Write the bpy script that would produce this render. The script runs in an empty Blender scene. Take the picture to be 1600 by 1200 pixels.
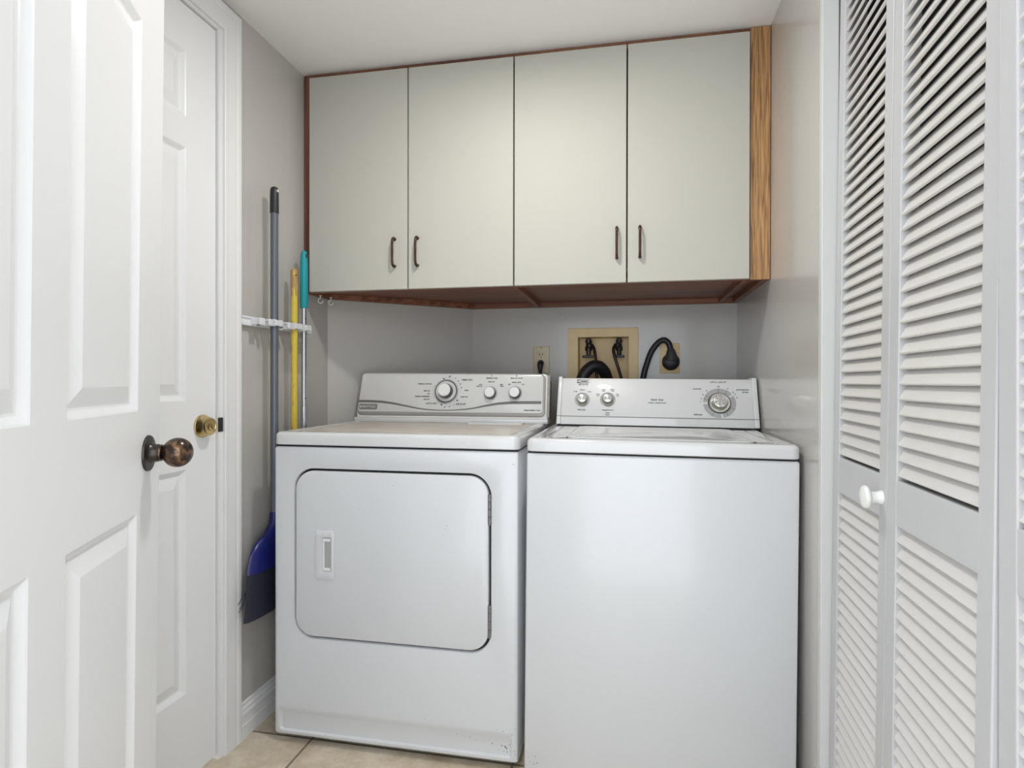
import bpy, bmesh, math, random
from mathutils import Vector, Matrix
random.seed(7)
C = bpy.context.scene.collection
PI = math.pi
R = math.radians

# ------------------------------------------------------------------ camera
HC = 1.0667
YAW, PITCH, ROLL = .1946, -.0033, -.0014
FPX = 925.24
cam_d = bpy.data.cameras.new('camera')
cam = bpy.data.objects.new('camera', cam_d); C.objects.link(cam)
cam_d.sensor_fit = 'HORIZONTAL'; cam_d.sensor_width = 36.0
cam_d.lens = FPX / 1600 * 36.0
cam_d.clip_start = .02
fwd = Vector((-math.sin(YAW) * math.cos(PITCH), math.cos(YAW) * math.cos(PITCH), math.sin(PITCH)))
right = Vector((math.cos(YAW), math.sin(YAW), 0))
up = right.cross(fwd)
cr, sr = math.cos(ROLL), math.sin(ROLL)
r2 = right * cr - up * sr
u2 = right * sr + up * cr
m = Matrix((r2, u2, -fwd)).transposed().to_4x4()
m.translation = (0, 0, HC)
cam.matrix_world = m
bpy.context.scene.camera = cam

# ------------------------------------------------------------------ world, exposure, ceiling lamp
sc = bpy.context.scene
sc.view_settings.view_transform = 'Standard'
sc.view_settings.look = 'None'
sc.view_settings.gamma = 1.0
sc.view_settings.exposure = 0.07
sc.view_settings.use_curve_mapping = False
world = bpy.data.worlds.new('hall_daylight'); sc.world = world
world.use_nodes = True
bg = world.node_tree.nodes['Background']
bg.inputs['Color'].default_value = (.88, .94, 1.0, 1)
bg.inputs['Strength'].default_value = 3.0
LAMP = Vector((-.310, 1.30, 2.118))
ld = bpy.data.lights.new('ceiling_lamp_glow', 'AREA')
ld.shape = 'DISK'; ld.size = .105; ld.energy = 8.0; ld.color = (1.0, .98, .95)
lo = bpy.data.objects.new('ceiling_lamp_glow', ld)
lo.location = LAMP

# ------------------------------------------------------------------ materials
def new_mat(name):
    m = bpy.data.materials.new(name); m.use_nodes = True
    nt = m.node_tree
    return m, nt, nt.nodes['Principled BSDF']

def mat(name, col, rough=.5, metal=0., coat=0., bump=0., bscale=200., var=0., vscale=8., spec=.5, coat_rough=.05, detail=3.):
    m, nt, b = new_mat(name)
    N, L = nt.nodes, nt.links
    b.inputs['Base Color'].default_value = (*col, 1)
    b.inputs['Roughness'].default_value = rough
    b.inputs['Metallic'].default_value = metal
    b.inputs['Coat Weight'].default_value = coat
    b.inputs['Coat Roughness'].default_value = coat_rough
    b.inputs['Specular IOR Level'].default_value = spec
    tc = N.new('ShaderNodeTexCoord')
    nz = N.new('ShaderNodeTexNoise'); nz.inputs['Scale'].default_value = vscale; nz.inputs['Detail'].default_value = detail
    L.new(tc.outputs['Object'], nz.inputs['Vector'])
    rp = N.new('ShaderNodeMix'); rp.data_type = 'RGBA'
    v = max(var, .012)
    rp.inputs[6].default_value = (*[min(1, c * (1 + v)) for c in col], 1)
    rp.inputs[7].default_value = (*[c * (1 - v) for c in col], 1)
    L.new(nz.outputs['Fac'], rp.inputs[0]); L.new(rp.outputs[2], b.inputs['Base Color'])
    if bump:
        n2 = N.new('ShaderNodeTexNoise'); n2.inputs['Scale'].default_value = bscale; n2.inputs['Detail'].default_value = 2
        L.new(tc.outputs['Object'], n2.inputs['Vector'])
        bp = N.new('ShaderNodeBump'); bp.inputs['Strength'].default_value = bump; bp.inputs['Distance'].default_value = .002
        L.new(n2.outputs['Fac'], bp.inputs['Height']); L.new(bp.outputs['Normal'], b.inputs['Normal'])
    return m

def wood(name, c1, c2, scale=1., axis='Z', rough=.45):
    m, nt, b = new_mat(name); N, L = nt.nodes, nt.links
    tc = N.new('ShaderNodeTexCoord'); mp = N.new('ShaderNodeMapping')
    s = {'Z': (60, 60, 2.2), 'X': (2.2, 60, 60), 'Y': (60, 2.2, 60)}[axis]
    mp.inputs['Scale'].default_value = tuple(v * scale for v in s)
    L.new(tc.outputs['Object'], mp.inputs['Vector'])
    n1 = N.new('ShaderNodeTexNoise'); n1.inputs['Scale'].default_value = 1; n1.inputs['Detail'].default_value = 6; n1.inputs['Distortion'].default_value = .6
    L.new(mp.outputs['Vector'], n1.inputs['Vector'])
    cr_ = N.new('ShaderNodeValToRGB')
    cr_.color_ramp.elements[0].position = .36; cr_.color_ramp.elements[0].color = (*c1, 1)
    cr_.color_ramp.elements[1].position = .62; cr_.color_ramp.elements[1].color = (*c2, 1)
    L.new(n1.outputs['Fac'], cr_.inputs['Fac']); L.new(cr_.outputs['Color'], b.inputs['Base Color'])
    b.inputs['Roughness'].default_value = rough
    bp = N.new('ShaderNodeBump'); bp.inputs['Strength'].default_value = .25; bp.inputs['Distance'].default_value = .001
    L.new(n1.outputs['Fac'], bp.inputs['Height']); L.new(bp.outputs['Normal'], b.inputs['Normal'])
    return m

M = {}
M['wall'] = mat('greige_semigloss_wall_paint', (.50, .48, .45), rough=.22, coat=.3, coat_rough=.10, bump=.10, bscale=90, var=.03, vscale=3)
M['ceiling'] = mat('white_ceiling_paint', (.88, .87, .855), rough=.8, bump=.08, bscale=150, var=.02)
M['door'] = mat('white_satin_door_paint', (.82, .825, .83), rough=.36, bump=.05, bscale=60, var=.012, vscale=4)
M['trim'] = mat('white_trim_paint', (.78, .78, .775), rough=.35, bump=.04, bscale=60)
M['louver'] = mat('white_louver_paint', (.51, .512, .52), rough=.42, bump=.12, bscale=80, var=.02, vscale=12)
M['slat'] = mat('offwhite_slat_paint', (.645, .625, .60), rough=.45, bump=.12, bscale=120, var=.02, vscale=20)
M['enamel'] = mat('white_appliance_enamel', (.625, .64, .66), rough=.24, coat=.3, coat_rough=.08, var=.008, bump=.03, bscale=40)
M['enamel_top'] = mat('white_porcelain_top', (.62, .625, .63), rough=.12, coat=.5, coat_rough=.04, var=.01)
M['console'] = mat('console_light_grey', (.62, .62, .605), rough=.16, coat=.25, coat_rough=.06, var=.008)
M['console_w'] = mat('console_white', (.64, .645, .645), rough=.35, coat=.8, coat_rough=.02, var=.008)
M['plastic_w'] = mat('white_plastic', (.78, .78, .76), rough=.3)
M['dirty'] = mat('dirty_taupe_plastic', (.30, .27, .235), rough=.4, var=.35, vscale=40)
M['ink'] = mat('dark_print_ink', (.05, .05, .05), rough=.5)
M['inkgrey'] = mat('grey_print', (.15, .15, .145), rough=.4)
M['dialgrey'] = mat('dial_ring_grey', (.36, .36, .36), rough=.4)
M['barrel'] = mat('knob_barrel_grey', (.08, .08, .075), rough=.3)
M['badge'] = mat('badge_grey', (.20, .20, .195), rough=.35)
M['black'] = mat('black_rubber', (.018, .018, .021), rough=.45, bump=.1)
M['darkgap'] = mat('dark_gap', (.02, .02, .022), rough=.8)
M['chrome'] = mat('chrome', (.80, .80, .80), rough=.14, metal=1)
M['brushed'] = mat('brushed_olive_metal', (.42, .41, .31), rough=.3, metal=.8)
M['brass'] = mat('polished_brass', (.55, .42, .20), rough=.14, metal=1, var=.35, vscale=50)
M['bronze'] = mat('dark_bronze', (.055, .047, .042), rough=.3, metal=.7, var=.4, vscale=60)
M['copper'] = mat('antique_copper', (.085, .045, .034), rough=.28, metal=.85, var=.5, vscale=40)
M['cream'] = mat('cream_cabinet_laminate', (.48, .47, .42), rough=.55, spec=.15, var=.02, vscale=3, bump=.03, bscale=30)
M['beige'] = mat('almond_plastic', (.84, .64, .34), rough=.45, var=.06, vscale=20)
M['ivory'] = mat('ivory_wall_plate', (.66, .58, .41), rough=.4, var=.03)
M['teal'] = mat('teal_rubber_grip', (.0, .30, .34), rough=.45)
M['steelgrey'] = mat('grey_painted_steel_tube', (.13, .145, .17), rough=.35, metal=.3)
M['galv'] = mat('galvanised_tube', (.50, .50, .52), rough=.25, metal=.9)
M['rack'] = mat('white_rack_plastic', (.72, .73, .76), rough=.25)
M['blue'] = mat('blue_broom_plastic', (.007, .012, .13), rough=.3)
M['bristle'] = mat('navy_bristles', (.012, .014, .030), rough=.7, bump=.8, bscale=300)
M['oak'] = wood('golden_oak', (.20, .095, .035), (.52, .29, .12), 3.4)
M['redwood'] = wood('red_stained_wood_vertical', (.10, .035, .02), (.21, .085, .045))
M['redwood_x'] = wood('red_stained_wood_horizontal', (.11, .04, .022), (.24, .10, .05), axis='X')
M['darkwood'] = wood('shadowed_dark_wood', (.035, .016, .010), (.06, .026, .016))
M['underwood'] = wood('under_cabinet_wood', (.13, .045, .024), (.27, .105, .05), axis='X')

def worn_brass():
    m, nt, b = new_mat('worn_antique_brass'); N, L = nt.nodes, nt.links
    tc = N.new('ShaderNodeTexCoord'); n = N.new('ShaderNodeTexNoise'); n.inputs['Scale'].default_value = 85; n.inputs['Detail'].default_value = 10
    L.new(tc.outputs['Object'], n.inputs['Vector'])
    c = N.new('ShaderNodeValToRGB'); c.color_ramp.elements[0].position = .47; c.color_ramp.elements[0].color = (.055, .04, .035, 1)
    c.color_ramp.elements[1].position = .66; c.color_ramp.elements[1].color = (.26, .15, .08, 1)
    L.new(n.outputs['Fac'], c.inputs['Fac']); L.new(c.outputs['Color'], b.inputs['Base Color'])
    b.inputs['Metallic'].default_value = .75; b.inputs['Roughness'].default_value = .24
    return m
M['wornbrass'] = worn_brass()

def yellow_handle():
    m, nt, b = new_mat('chipped_yellow_painted_wood'); N, L = nt.nodes, nt.links
    tc = N.new('ShaderNodeTexCoord'); n = N.new('ShaderNodeTexNoise'); n.inputs['Scale'].default_value = 120; n.inputs['Detail'].default_value = 5
    mp = N.new('ShaderNodeMapping'); mp.inputs['Scale'].default_value = (1, 1, .25)
    L.new(tc.outputs['Object'], mp.inputs['Vector']); L.new(mp.outputs['Vector'], n.inputs['Vector'])
    sx = N.new('ShaderNodeSeparateXYZ'); L.new(tc.outputs['Object'], sx.inputs[0])
    mr = N.new('ShaderNodeMapRange'); mr.inputs['From Min'].default_value = 1.32; mr.inputs['From Max'].default_value = 1.40
    mr.inputs['To Min'].default_value = 0; mr.inputs['To Max'].default_value = .26
    L.new(sx.outputs['Z'], mr.inputs['Value'])
    ad = N.new('ShaderNodeMath'); ad.operation = 'ADD'; L.new(n.outputs['Fac'], ad.inputs[0]); L.new(mr.outputs['Result'], ad.inputs[1])
    c = N.new('ShaderNodeValToRGB'); c.color_ramp.elements[0].position = .58; c.color_ramp.elements[0].color = (.62, .47, .055, 1)
    c.color_ramp.elements[1].position = .70; c.color_ramp.elements[1].color = (.42, .25, .09, 1)
    L.new(ad.outputs[0], c.inputs['Fac']); L.new(c.outputs['Color'], b.inputs['Base Color'])
    b.inputs['Roughness'].default_value = .5
    return m
M['yellow'] = yellow_handle()

def stained_top():
    m, nt, b = new_mat('stained_dryer_top'); N, L = nt.nodes, nt.links
    tc = N.new('ShaderNodeTexCoord')
    mp = N.new('ShaderNodeMapping'); mp.inputs['Scale'].default_value = (4, 7, 3)
    L.new(tc.outputs['Object'], mp.inputs['Vector'])
    n = N.new('ShaderNodeTexNoise'); n.inputs['Scale'].default_value = 2.2; n.inputs['Detail'].default_value = 7
    L.new(mp.outputs['Vector'], n.inputs['Vector'])
    c = N.new('ShaderNodeValToRGB'); c.color_ramp.elements[0].position = .35; c.color_ramp.elements[0].color = (.64, .61, .56, 1)
    c.color_ramp.elements[1].position = .72; c.color_ramp.elements[1].color = (.50, .43, .34, 1)
    L.new(n.outputs['Fac'], c.inputs['Fac']); L.new(c.outputs['Color'], b.inputs['Base Color'])
    b.inputs['Roughness'].default_value = .3
    return m
M['stained'] = stained_top()

def tile_floor():
    m, nt, b = new_mat('beige_stone_tile'); N, L = nt.nodes, nt.links
    tc = N.new('ShaderNodeTexCoord')
    sx = N.new('ShaderNodeSeparateXYZ'); L.new(tc.outputs['Object'], sx.inputs[0])
    def line(out, off, size=.61, w=.0035):
        a = N.new('ShaderNodeMath'); a.operation = 'SUBTRACT'; a.inputs[1].default_value = off; L.new(out, a.inputs[0])
        p = N.new('ShaderNodeMath'); p.operation = 'PINGPONG'; p.inputs[1].default_value = size / 2; L.new(a.outputs[0], p.inputs[0])
        l = N.new('ShaderNodeMath'); l.operation = 'LESS_THAN'; l.inputs[1].default_value = w; L.new(p.outputs[0], l.inputs[0])
        return l
    lx = line(sx.outputs['X'], -.926); ly = line(sx.outputs['Y'], 1.617)
    mx = N.new('ShaderNodeMath'); mx.operation = 'MAXIMUM'; L.new(lx.outputs[0], mx.inputs[0]); L.new(ly.outputs[0], mx.inputs[1])
    n = N.new('ShaderNodeTexNoise'); n.inputs['Scale'].default_value = 9; n.inputs['Detail'].default_value = 10; n.inputs['Roughness'].default_value = .65
    L.new(tc.outputs['Object'], n.inputs['Vector'])
    c = N.new('ShaderNodeValToRGB'); c.color_ramp.elements[0].position = .35; c.color_ramp.elements[0].color = (.50, .40, .28, 1)
    c.color_ramp.elements[1].position = .65; c.color_ramp.elements[1].color = (.76, .67, .54, 1)
    L.new(n.outputs['Fac'], c.inputs['Fac'])
    mi = N.new('ShaderNodeMix'); mi.data_type = 'RGBA'; L.new(mx.outputs[0], mi.inputs[0]); L.new(c.outputs['Color'], mi.inputs[6])
    mi.inputs[7].default_value = (.20, .165, .125, 1)
    L.new(mi.outputs[2], b.inputs['Base Color']); b.inputs['Roughness'].default_value = .4
    bp = N.new('ShaderNodeBump'); bp.invert = True; bp.inputs['Distance'].default_value = .002; L.new(mx.outputs[0], bp.inputs['Height']); L.new(bp.outputs['Normal'], b.inputs['Normal'])
    return m
M['tile'] = tile_floor()
def emis(name, col, s):
    m, nt, b = new_mat(name)
    b.inputs['Base Color'].default_value = (*col, 1)
    b.inputs['Emission Color'].default_value = (*col, 1); b.inputs['Emission Strength'].default_value = s
    return m
M['lens'] = emis('glowing_lamp_lens', (1, .96, .9), 6)

# ------------------------------------------------------------------ mesh helpers (all in world coordinates)
def link_mesh(name, bm, material, parent=None, smooth=None):
    bmesh.ops.recalc_face_normals(bm, faces=bm.faces[:])
    me = bpy.data.meshes.new(name)
    org = Vector(parent['_base']) if parent is not None else Vector((0, 0, 0))
    if parent is not None:
        bmesh.ops.translate(bm, verts=bm.verts[:], vec=-org)
    if smooth is not None:
        for f in bm.faces: f.smooth = True
        for e in bm.edges:
            if len(e.link_faces) == 2 and e.calc_face_angle(0) > R(smooth): e.smooth = False
    bm.to_mesh(me); bm.free()
    mats = material if isinstance(material, (list, tuple)) else [material]
    for x in mats: me.materials.append(x)
    o = bpy.data.objects.new(name, me); C.objects.link(o)
    if parent is not None:
        o.parent = parent; o['_base'] = tuple(org)
    else:
        o['_base'] = (0., 0., 0.)
    return o

def thing(name, base, label, cat, group=None, kind=None):
    o = bpy.data.objects.new(name, None); C.objects.link(o)
    o.location = base; o['_base'] = tuple(float(v) for v in base); o.empty_display_size = .05
    o['label'] = label; o['category'] = cat
    if group: o['group'] = group
    if kind: o['kind'] = kind
    return o

def tag(o, label, cat, group=None, kind=None):
    o['label'] = label; o['category'] = cat
    if group: o['group'] = group
    if kind: o['kind'] = kind
    return o

def B(): return bmesh.new()

def box(bm, x0, x1, y0, y1, z0, z1, bev=0., seg=2, mtx=None):
    r = bmesh.ops.create_cube(bm, size=1)
    vs = r['verts']
    for v in vs:
        v.co = Vector(((x0 + x1) / 2 + v.co.x * (x1 - x0), (y0 + y1) / 2 + v.co.y * (y1 - y0), (z0 + z1) / 2 + v.co.z * (z1 - z0)))
    if bev:
        es = list({e for v in vs for e in v.link_edges})
        r = bmesh.ops.bevel(bm, geom=es, offset=bev, segments=seg, affect='EDGES', profile=.5)
        vs = list({v for f in r['faces'] for v in f.verts} | {v for v in vs if v.is_valid})
    if mtx is not None:
        for v in vs: v.co = mtx @ v.co
    return vs

def prism(bm, pts, dirv):
    """closed polygon (3D points) extruded by dirv"""
    a = [bm.verts.new(p) for p in pts]; d = Vector(dirv)
    b_ = [bm.verts.new(Vector(p) + d) for p in pts]
    n = len(pts)
    bm.faces.new(a); bm.faces.new(b_[::-1])
    for i in range(n):
        bm.faces.new((a[i], b_[i], b_[(i + 1) % n], a[(i + 1) % n]))
    return a + b_

def frame_of(d):
    d = Vector(d).normalized()
    h = Vector((0, 0, 1)) if abs(d.z) < .9 else Vector((1, 0, 0))
    u = d.cross(h).normalized(); v = d.cross(u).normalized()
    return u, v

def lathe(bm, origin, axis, prof, seg=32):
    """prof = list of (distance along axis, radius)"""
    axis = Vector(axis).normalized(); u, v = frame_of(axis); o = Vector(origin)
    rings = []
    for (t, r) in prof:
        if r < 1e-6:
            rings.append([bm.verts.new(o + axis * t)])
        else:
            rings.append([bm.verts.new(o + axis * t + (u * math.cos(2 * PI * k / seg) + v * math.sin(2 * PI * k / seg)) * r) for k in range(seg)])
    for a, b_ in zip(rings, rings[1:]):
        if len(a) == 1 and len(b_) == 1: continue
        for k in range(seg):
            k2 = (k + 1) % seg
            if len(a) == 1: bm.faces.new((a[0], b_[k], b_[k2]))
            elif len(b_) == 1: bm.faces.new((a[k], b_[0], a[k2]))
            else: bm.faces.new((a[k], b_[k], b_[k2], a[k2]))
    if len(rings[0]) > 1: bm.faces.new(rings[0])
    if len(rings[-1]) > 1: bm.faces.new(rings[-1][::-1])

def tube(bm, pts, rad, seg=12, sub=1):
    """round tube through pts (Catmull-Rom), rad constant or per-point list"""
    P = [Vector(p) for p in pts]
    rr = rad if isinstance(rad, (list, tuple)) else [rad] * len(P)
    Q, RR = [], []
    if sub > 1 and len(P) > 2:
        for i in range(len(P) - 1):
            p0 = P[max(i - 1, 0)]; p1 = P[i]; p2 = P[i + 1]; p3 = P[min(i + 2, len(P) - 1)]
            for k in range(sub):
                t = k / sub
                Q.append(.5 * ((2 * p1) + (p2 - p0) * t + (2 * p0 - 5 * p1 + 4 * p2 - p3) * t * t + (3 * p1 - p0 - 3 * p2 + p3) * t ** 3))
                RR.append(rr[i] * (1 - t) + rr[i + 1] * t)
        Q.append(P[-1]); RR.append(rr[-1])
    else:
        Q, RR = P, rr
    u = None; rings = []
    for i, p in enumerate(Q):
        d = (Q[min(i + 1, len(Q) - 1)] - Q[max(i - 1, 0)]).normalized()
        if u is None: u, _ = frame_of(d)
        u = (u - d * u.dot(d)).normalized(); v = d.cross(u)
        rings.append([bm.verts.new(p + (u * math.cos(2 * PI * k / seg) + v * math.sin(2 * PI * k / seg)) * RR[i]) for k in range(seg)])
    for a, b_ in zip(rings, rings[1:]):
        for k in range(seg):
            k2 = (k + 1) % seg
            bm.faces.new((a[k], b_[k], b_[k2], a[k2]))
    bm.faces.new(rings[0][::-1]); bm.faces.new(rings[-1])

def rrect(x0, x1, z0, z1, r, n=8):
    pts = []
    for cx, cz, a0 in ((x1 - r, z1 - r, 0), (x0 + r, z1 - r, 90), (x0 + r, z0 + r, 180), (x1 - r, z0 + r, 270)):
        for k in range(n + 1):
            a = R(a0 + 90 * k / n); pts.append((cx + r * math.cos(a), cz + r * math.sin(a)))
    return pts

def loops_surface(bm, loops, cap=True):
    """bridge successive loops with the same number of vertices, cap the last"""
    V = [[bm.verts.new(p) for p in lp] for lp in loops]
    n = len(V[0])
    for a, b_ in zip(V, V[1:]):
        for k in range(n): bm.faces.new((a[k], a[(k + 1) % n], b_[(k + 1) % n], b_[k]))
    if cap: bm.faces.new(V[-1])
    return V

def ring_face(bm, outer, inner):
    """planar face between two closed loops of vertices (outer plain, inner hole)"""
    es = []
    for lp in (outer, inner):
        for k in range(len(lp)):
            a, b_ = lp[k], lp[(k + 1) % len(lp)]
            e = bm.edges.get((a, b_)) or bm.edges.new((a, b_)); es.append(e)
    bmesh.ops.triangle_fill(bm, use_beauty=True, edges=es)

def text_into(bm, s, place, size, align='CENTER', shear=0., bold=0., xs=1.):
    """lettering: place(u, v) -> 3D point"""
    c = bpy.data.curves.new('tmp', 'FONT'); c.body = s; c.size = size; c.align_x = align; c.align_y = 'CENTER'
    c.shear = shear; c.resolution_u = 2; c.offset = bold
    o = bpy.data.objects.new('tmp', c); C.objects.link(o)
    dg = bpy.context.evaluated_depsgraph_get(); dg.update()
    me = bpy.data.meshes.new_from_object(o.evaluated_get(dg))
    vs = [bm.verts.new(place(v.co.x * xs, v.co.y)) for v in me.vertices]
    for p in me.polygons:
        try: bm.faces.new([vs[i] for i in p.vertices])
        except ValueError: pass
    C.objects.unlink(o); bpy.data.objects.remove(o); bpy.data.curves.remove(c); bpy.data.meshes.remove(me)

# ------------------------------------------------------------------ room measures
XL, XR = -1.138, .424
YB, ZC = 2.5024, 2.157
YC, ZB = 1.929, 1.383
YD1, XD1 = 2.101, -.668       # ends of the slanted corner wall
FY0, FY1 = .10, .24           # front wall

def struct(name, bm, material, label, cat, smooth=None):
    o = link_mesh(name, bm, material, None, smooth)
    return tag(o, label, cat, kind='structure')

bm = B(); box(bm, -1.30, 1.2, -1.0, 2.65, -.08, 0)
struct('floor', bm, M['tile'], 'beige stone tile floor in front of the dryer', 'floor')
bm = B(); box(bm, -1.30, 1.2, FY0, 2.65, ZC, ZC + .08)
struct('ceiling', bm, M['ceiling'], 'pale ceiling above the wall cabinet', 'ceiling')

# left wall with the far doorway (Y .71 - 1.482, to z 2.058)
bm = B()
box(bm, XL - .12, XL, 1.482, YD1 + .3, 0, ZC)
box(bm, XL - .12, XL, .70, 1.482, 2.06, ZC)
box(bm, XL - .12, XL, FY0, .70, 0, ZC)
struct('wall_left', bm, M['wall'], 'greige painted wall behind the hanging broom and poles', 'wall')
bm = B()
dn = Vector((XD1 - XL, YB - YD1, 0)).normalized(); nn = Vector((-dn.y, dn.x, 0)) * .10
prism(bm, [Vector((XL, YD1, 0)), Vector((XD1, YB, 0)), Vector((XD1, YB, 0)) + nn, Vector((XL, YD1, 0)) + nn], (0, 0, ZC))
struct('wall_back_left', bm, M['wall'], 'slanted grey corner wall behind the dryer', 'wall')
# back wall with an opening for the laundry box
LBX0, LBX1, LBZ0, LBZ1 = -.212, .002, 1.045, 1.258
bm = B()
box(bm, XD1 - .1, LBX0, YB, YB + .12, 0, ZC)
box(bm, LBX1, XR + .12, YB, YB + .12, 0, ZC)
box(bm, LBX0, LBX1, YB, YB + .12, 0, LBZ0)
box(bm, LBX0, LBX1, YB, YB + .12, LBZ1, ZC)
struct('wall_back', bm, M['wall'], 'grey back wall with outlets and the laundry box', 'wall')
bm = B()
YJ = 1.44
box(bm, XR, XR + .10, YJ + .02, YB, 0, ZC)
box(bm, XR, XR + .10, FY0, YJ + .02, 2.03, ZC)
struct('wall_right', bm, M['wall'], 'glossy greige wall beside the washing machine', 'wall')
M['closet'] = mat('closet_shade_dark', (.07, .068, .065), rough=.8)  # near-black colour stands in for the unlit closet interior
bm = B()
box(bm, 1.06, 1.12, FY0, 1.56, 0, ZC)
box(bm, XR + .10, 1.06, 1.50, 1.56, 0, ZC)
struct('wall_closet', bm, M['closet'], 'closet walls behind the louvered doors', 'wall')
bm = B()
box(bm, XL - .12, -.60, FY0, FY1, 0, ZC)
box(bm, -.60, .47, FY0, FY1, 2.06, ZC)
box(bm, .47, 1.12, FY0, FY1, 0, ZC)
struct('wall_front', bm, M['wall'], 'wall around the entry doorway', 'wall')

# ------------------------------------------------------------------ baseboard and casings
bm = B()
prof = [(0, 0), (.014, 0), (.014, .040), (.0115, .043), (.0115, .062), (.0135, .065), (.0135, .074), (.010, .078), (.010, .086), (.006, .094), (.006, .100), (0, .103)]
prism(bm, [(XL + d, 1.566, z) for d, z in prof], (0, YD1 - 1.566, 0))
struct('baseboard_left', bm, M['trim'], 'white moulded baseboard along the left wall', 'baseboard')

def casing(bm, y1, y0, z1, x, w=.071):
    prof = [(0, 0), (0, .0115), (.003, .0130), (.010, .0132), (.014, .0126), (.046, .0140), (.050, .0134), (.054, .0152), (.062, .0160), (.069, .0155), (w, .012), (w, 0)]
    secs = []
    for (yy, zz, sy, sz) in ((y1, 0, 1, 0), (y1, z1, 1, 1), (y0, z1, -1, 1), (y0, 0, -1, 0)):
        secs.append([bm.verts.new((x + d, yy + sy * o, zz + sz * o)) for o, d in prof])
    n = len(prof)
    for a, b_ in zip(secs, secs[1:]):
        for k in range(n): bm.faces.new((a[k], a[(k + 1) % n], b_[(k + 1) % n], b_[k]))
    bm.faces.new(secs[0]); bm.faces.new(secs[-1][::-1])
bm = B(); casing(bm, 1.494, .688, 2.066, XL)
# jamb inside the opening
box(bm, XL - .12, XL + .004, 1.478, 1.4945, 0, 2.066)
box(bm, XL - .12, XL + .004, .688, .704, 0, 2.066)
box(bm, XL - .12, XL + .004, .704, 1.478, 2.0565, 2.066)
struct('trim_1', bm, M['trim'], 'white casing around the far panel door', 'door casing')

# jamb of the louvered closet
bm = B()
box(bm, XR + .0005, XR + .036, YJ, YJ + .02, 0, 2.03, .002)
struct('trim_2', bm, mat('jamb_grey_white_paint', (.60, .61, .60), rough=.4), 'pale jamb between greige wall and louvered doors', 'door jamb')

# ------------------------------------------------------------------ panel doors
def panel_door_mesh(W, H, panels, T, P):
    """P(u, z, d): u from the free edge, z height, d outwards.  panels: (u0,u1,z0,z1)"""
    bm = B()
    us = sorted({0, W} | {p[0] for p in panels} | {p[1] for p in panels})
    zs = sorted({.012, H} | {p[2] for p in panels} | {p[3] for p in panels})
    cache = {}
    def gv(u, z):
        k = (round(u, 4), round(z, 4))
        if k not in cache: cache[k] = bm.verts.new(P(u, z, 0))
        return cache[k]
    for i in range(len(us) - 1):
        for j in range(len(zs) - 1):
            uc, zc = (us[i] + us[i + 1]) / 2, (zs[j] + zs[j + 1]) / 2
            if any(a < uc < b_ and c < zc < d for a, b_, c, d in panels): continue
            bm.faces.new((gv(us[i], zs[j]), gv(us[i + 1], zs[j]), gv(us[i + 1], zs[j + 1]), gv(us[i], zs[j + 1])))
    for a, b_, c, d in panels:
        prev = None
        for ins, dep in ((0, 0), (.003, -.0015), (.012, -.0085), (.0155, -.0095), (.019, -.0085), (.040, -.0012), (.044, 0)):
            vs = [bm.verts.new(P(u, z, dep)) for u, z in ((a + ins, c + ins), (b_ - ins, c + ins), (b_ - ins, d - ins), (a + ins, d - ins))]
            if prev:
                for k in range(4): bm.faces.new((prev[k], prev[(k + 1) % 4], vs[(k + 1) % 4], vs[k]))
            prev = vs
        bm.faces.new(prev)
    # sides and back
    z0 = .012
    q = [P(0, z0, 0), P(W, z0, 0), P(W, H, 0), P(0, H, 0)]; r_ = [P(0, z0, -T), P(W, z0, -T), P(W, H, -T), P(0, H, -T)]
    qa = [bm.verts.new(v) for v in q]; ra = [bm.verts.new(v) for v in r_]
    bm.faces.new(ra)
    for k in range(4): bm.faces.new((qa[k], qa[(k + 1) % 4], ra[(k + 1) % 4], ra[k]))
    bmesh.ops.remove_doubles(bm, verts=bm.verts[:], dist=.00002)
    return bm

# far door, closed in the left wall
FDX = XL - .004
def Pfar(u, z, d): return Vector((FDX + d, 1.4755 - u, z))
W1 = .768
pan1 = []
for a, b_ in ((.113, .350), (.418, .655)):
    pan1 += [(a, b_, .245, .835), (a, b_, 1.016, 1.682), (a, b_, 1.762, 1.936)]
far = thing('door_1', (FDX, 1.4755, 0), 'closed white six panel door with a brass deadbolt, in the left wall', 'door', kind='structure')
link_mesh('door_panel', panel_door_mesh(W1, 2.054, pan1, .035, Pfar), M['door'], far)
bm = B()
lathe(bm, (FDX, 1.421, .945), (1, 0, 0), [(0, .0315), (.004, .0315), (.006, .030), (.024, .0245), (.027, .0235), (.0285, .0225), (.0285, .019), (.027, .018), (.027, .0), ], 40)
db = link_mesh('deadbolt', bm, M['brass'], far, 30); db['label'] = 'brass deadbolt cylinder'
bm = B(); lathe(bm, (FDX + .0268, 1.421, .943), (1, 0, 0), [(0, .0095), (.003, .009), (.0035, .007), (.0035, 0)], 24)
link_mesh('lock_plug', bm, M['brass'], db, 30)
bm = B(); box(bm, FDX + .0298, FDX + .031, 1.4198, 1.4222, .938, .949)
link_mesh('keyway', bm, M['darkgap'], db)
bm = B(); box(bm, XL + .002, XL + .0065, 1.4765, 1.4935, .925, .965, .001)
st = link_mesh('strike_plate', bm, M['black'], far); st['label'] = 'black strike plate'

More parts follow.
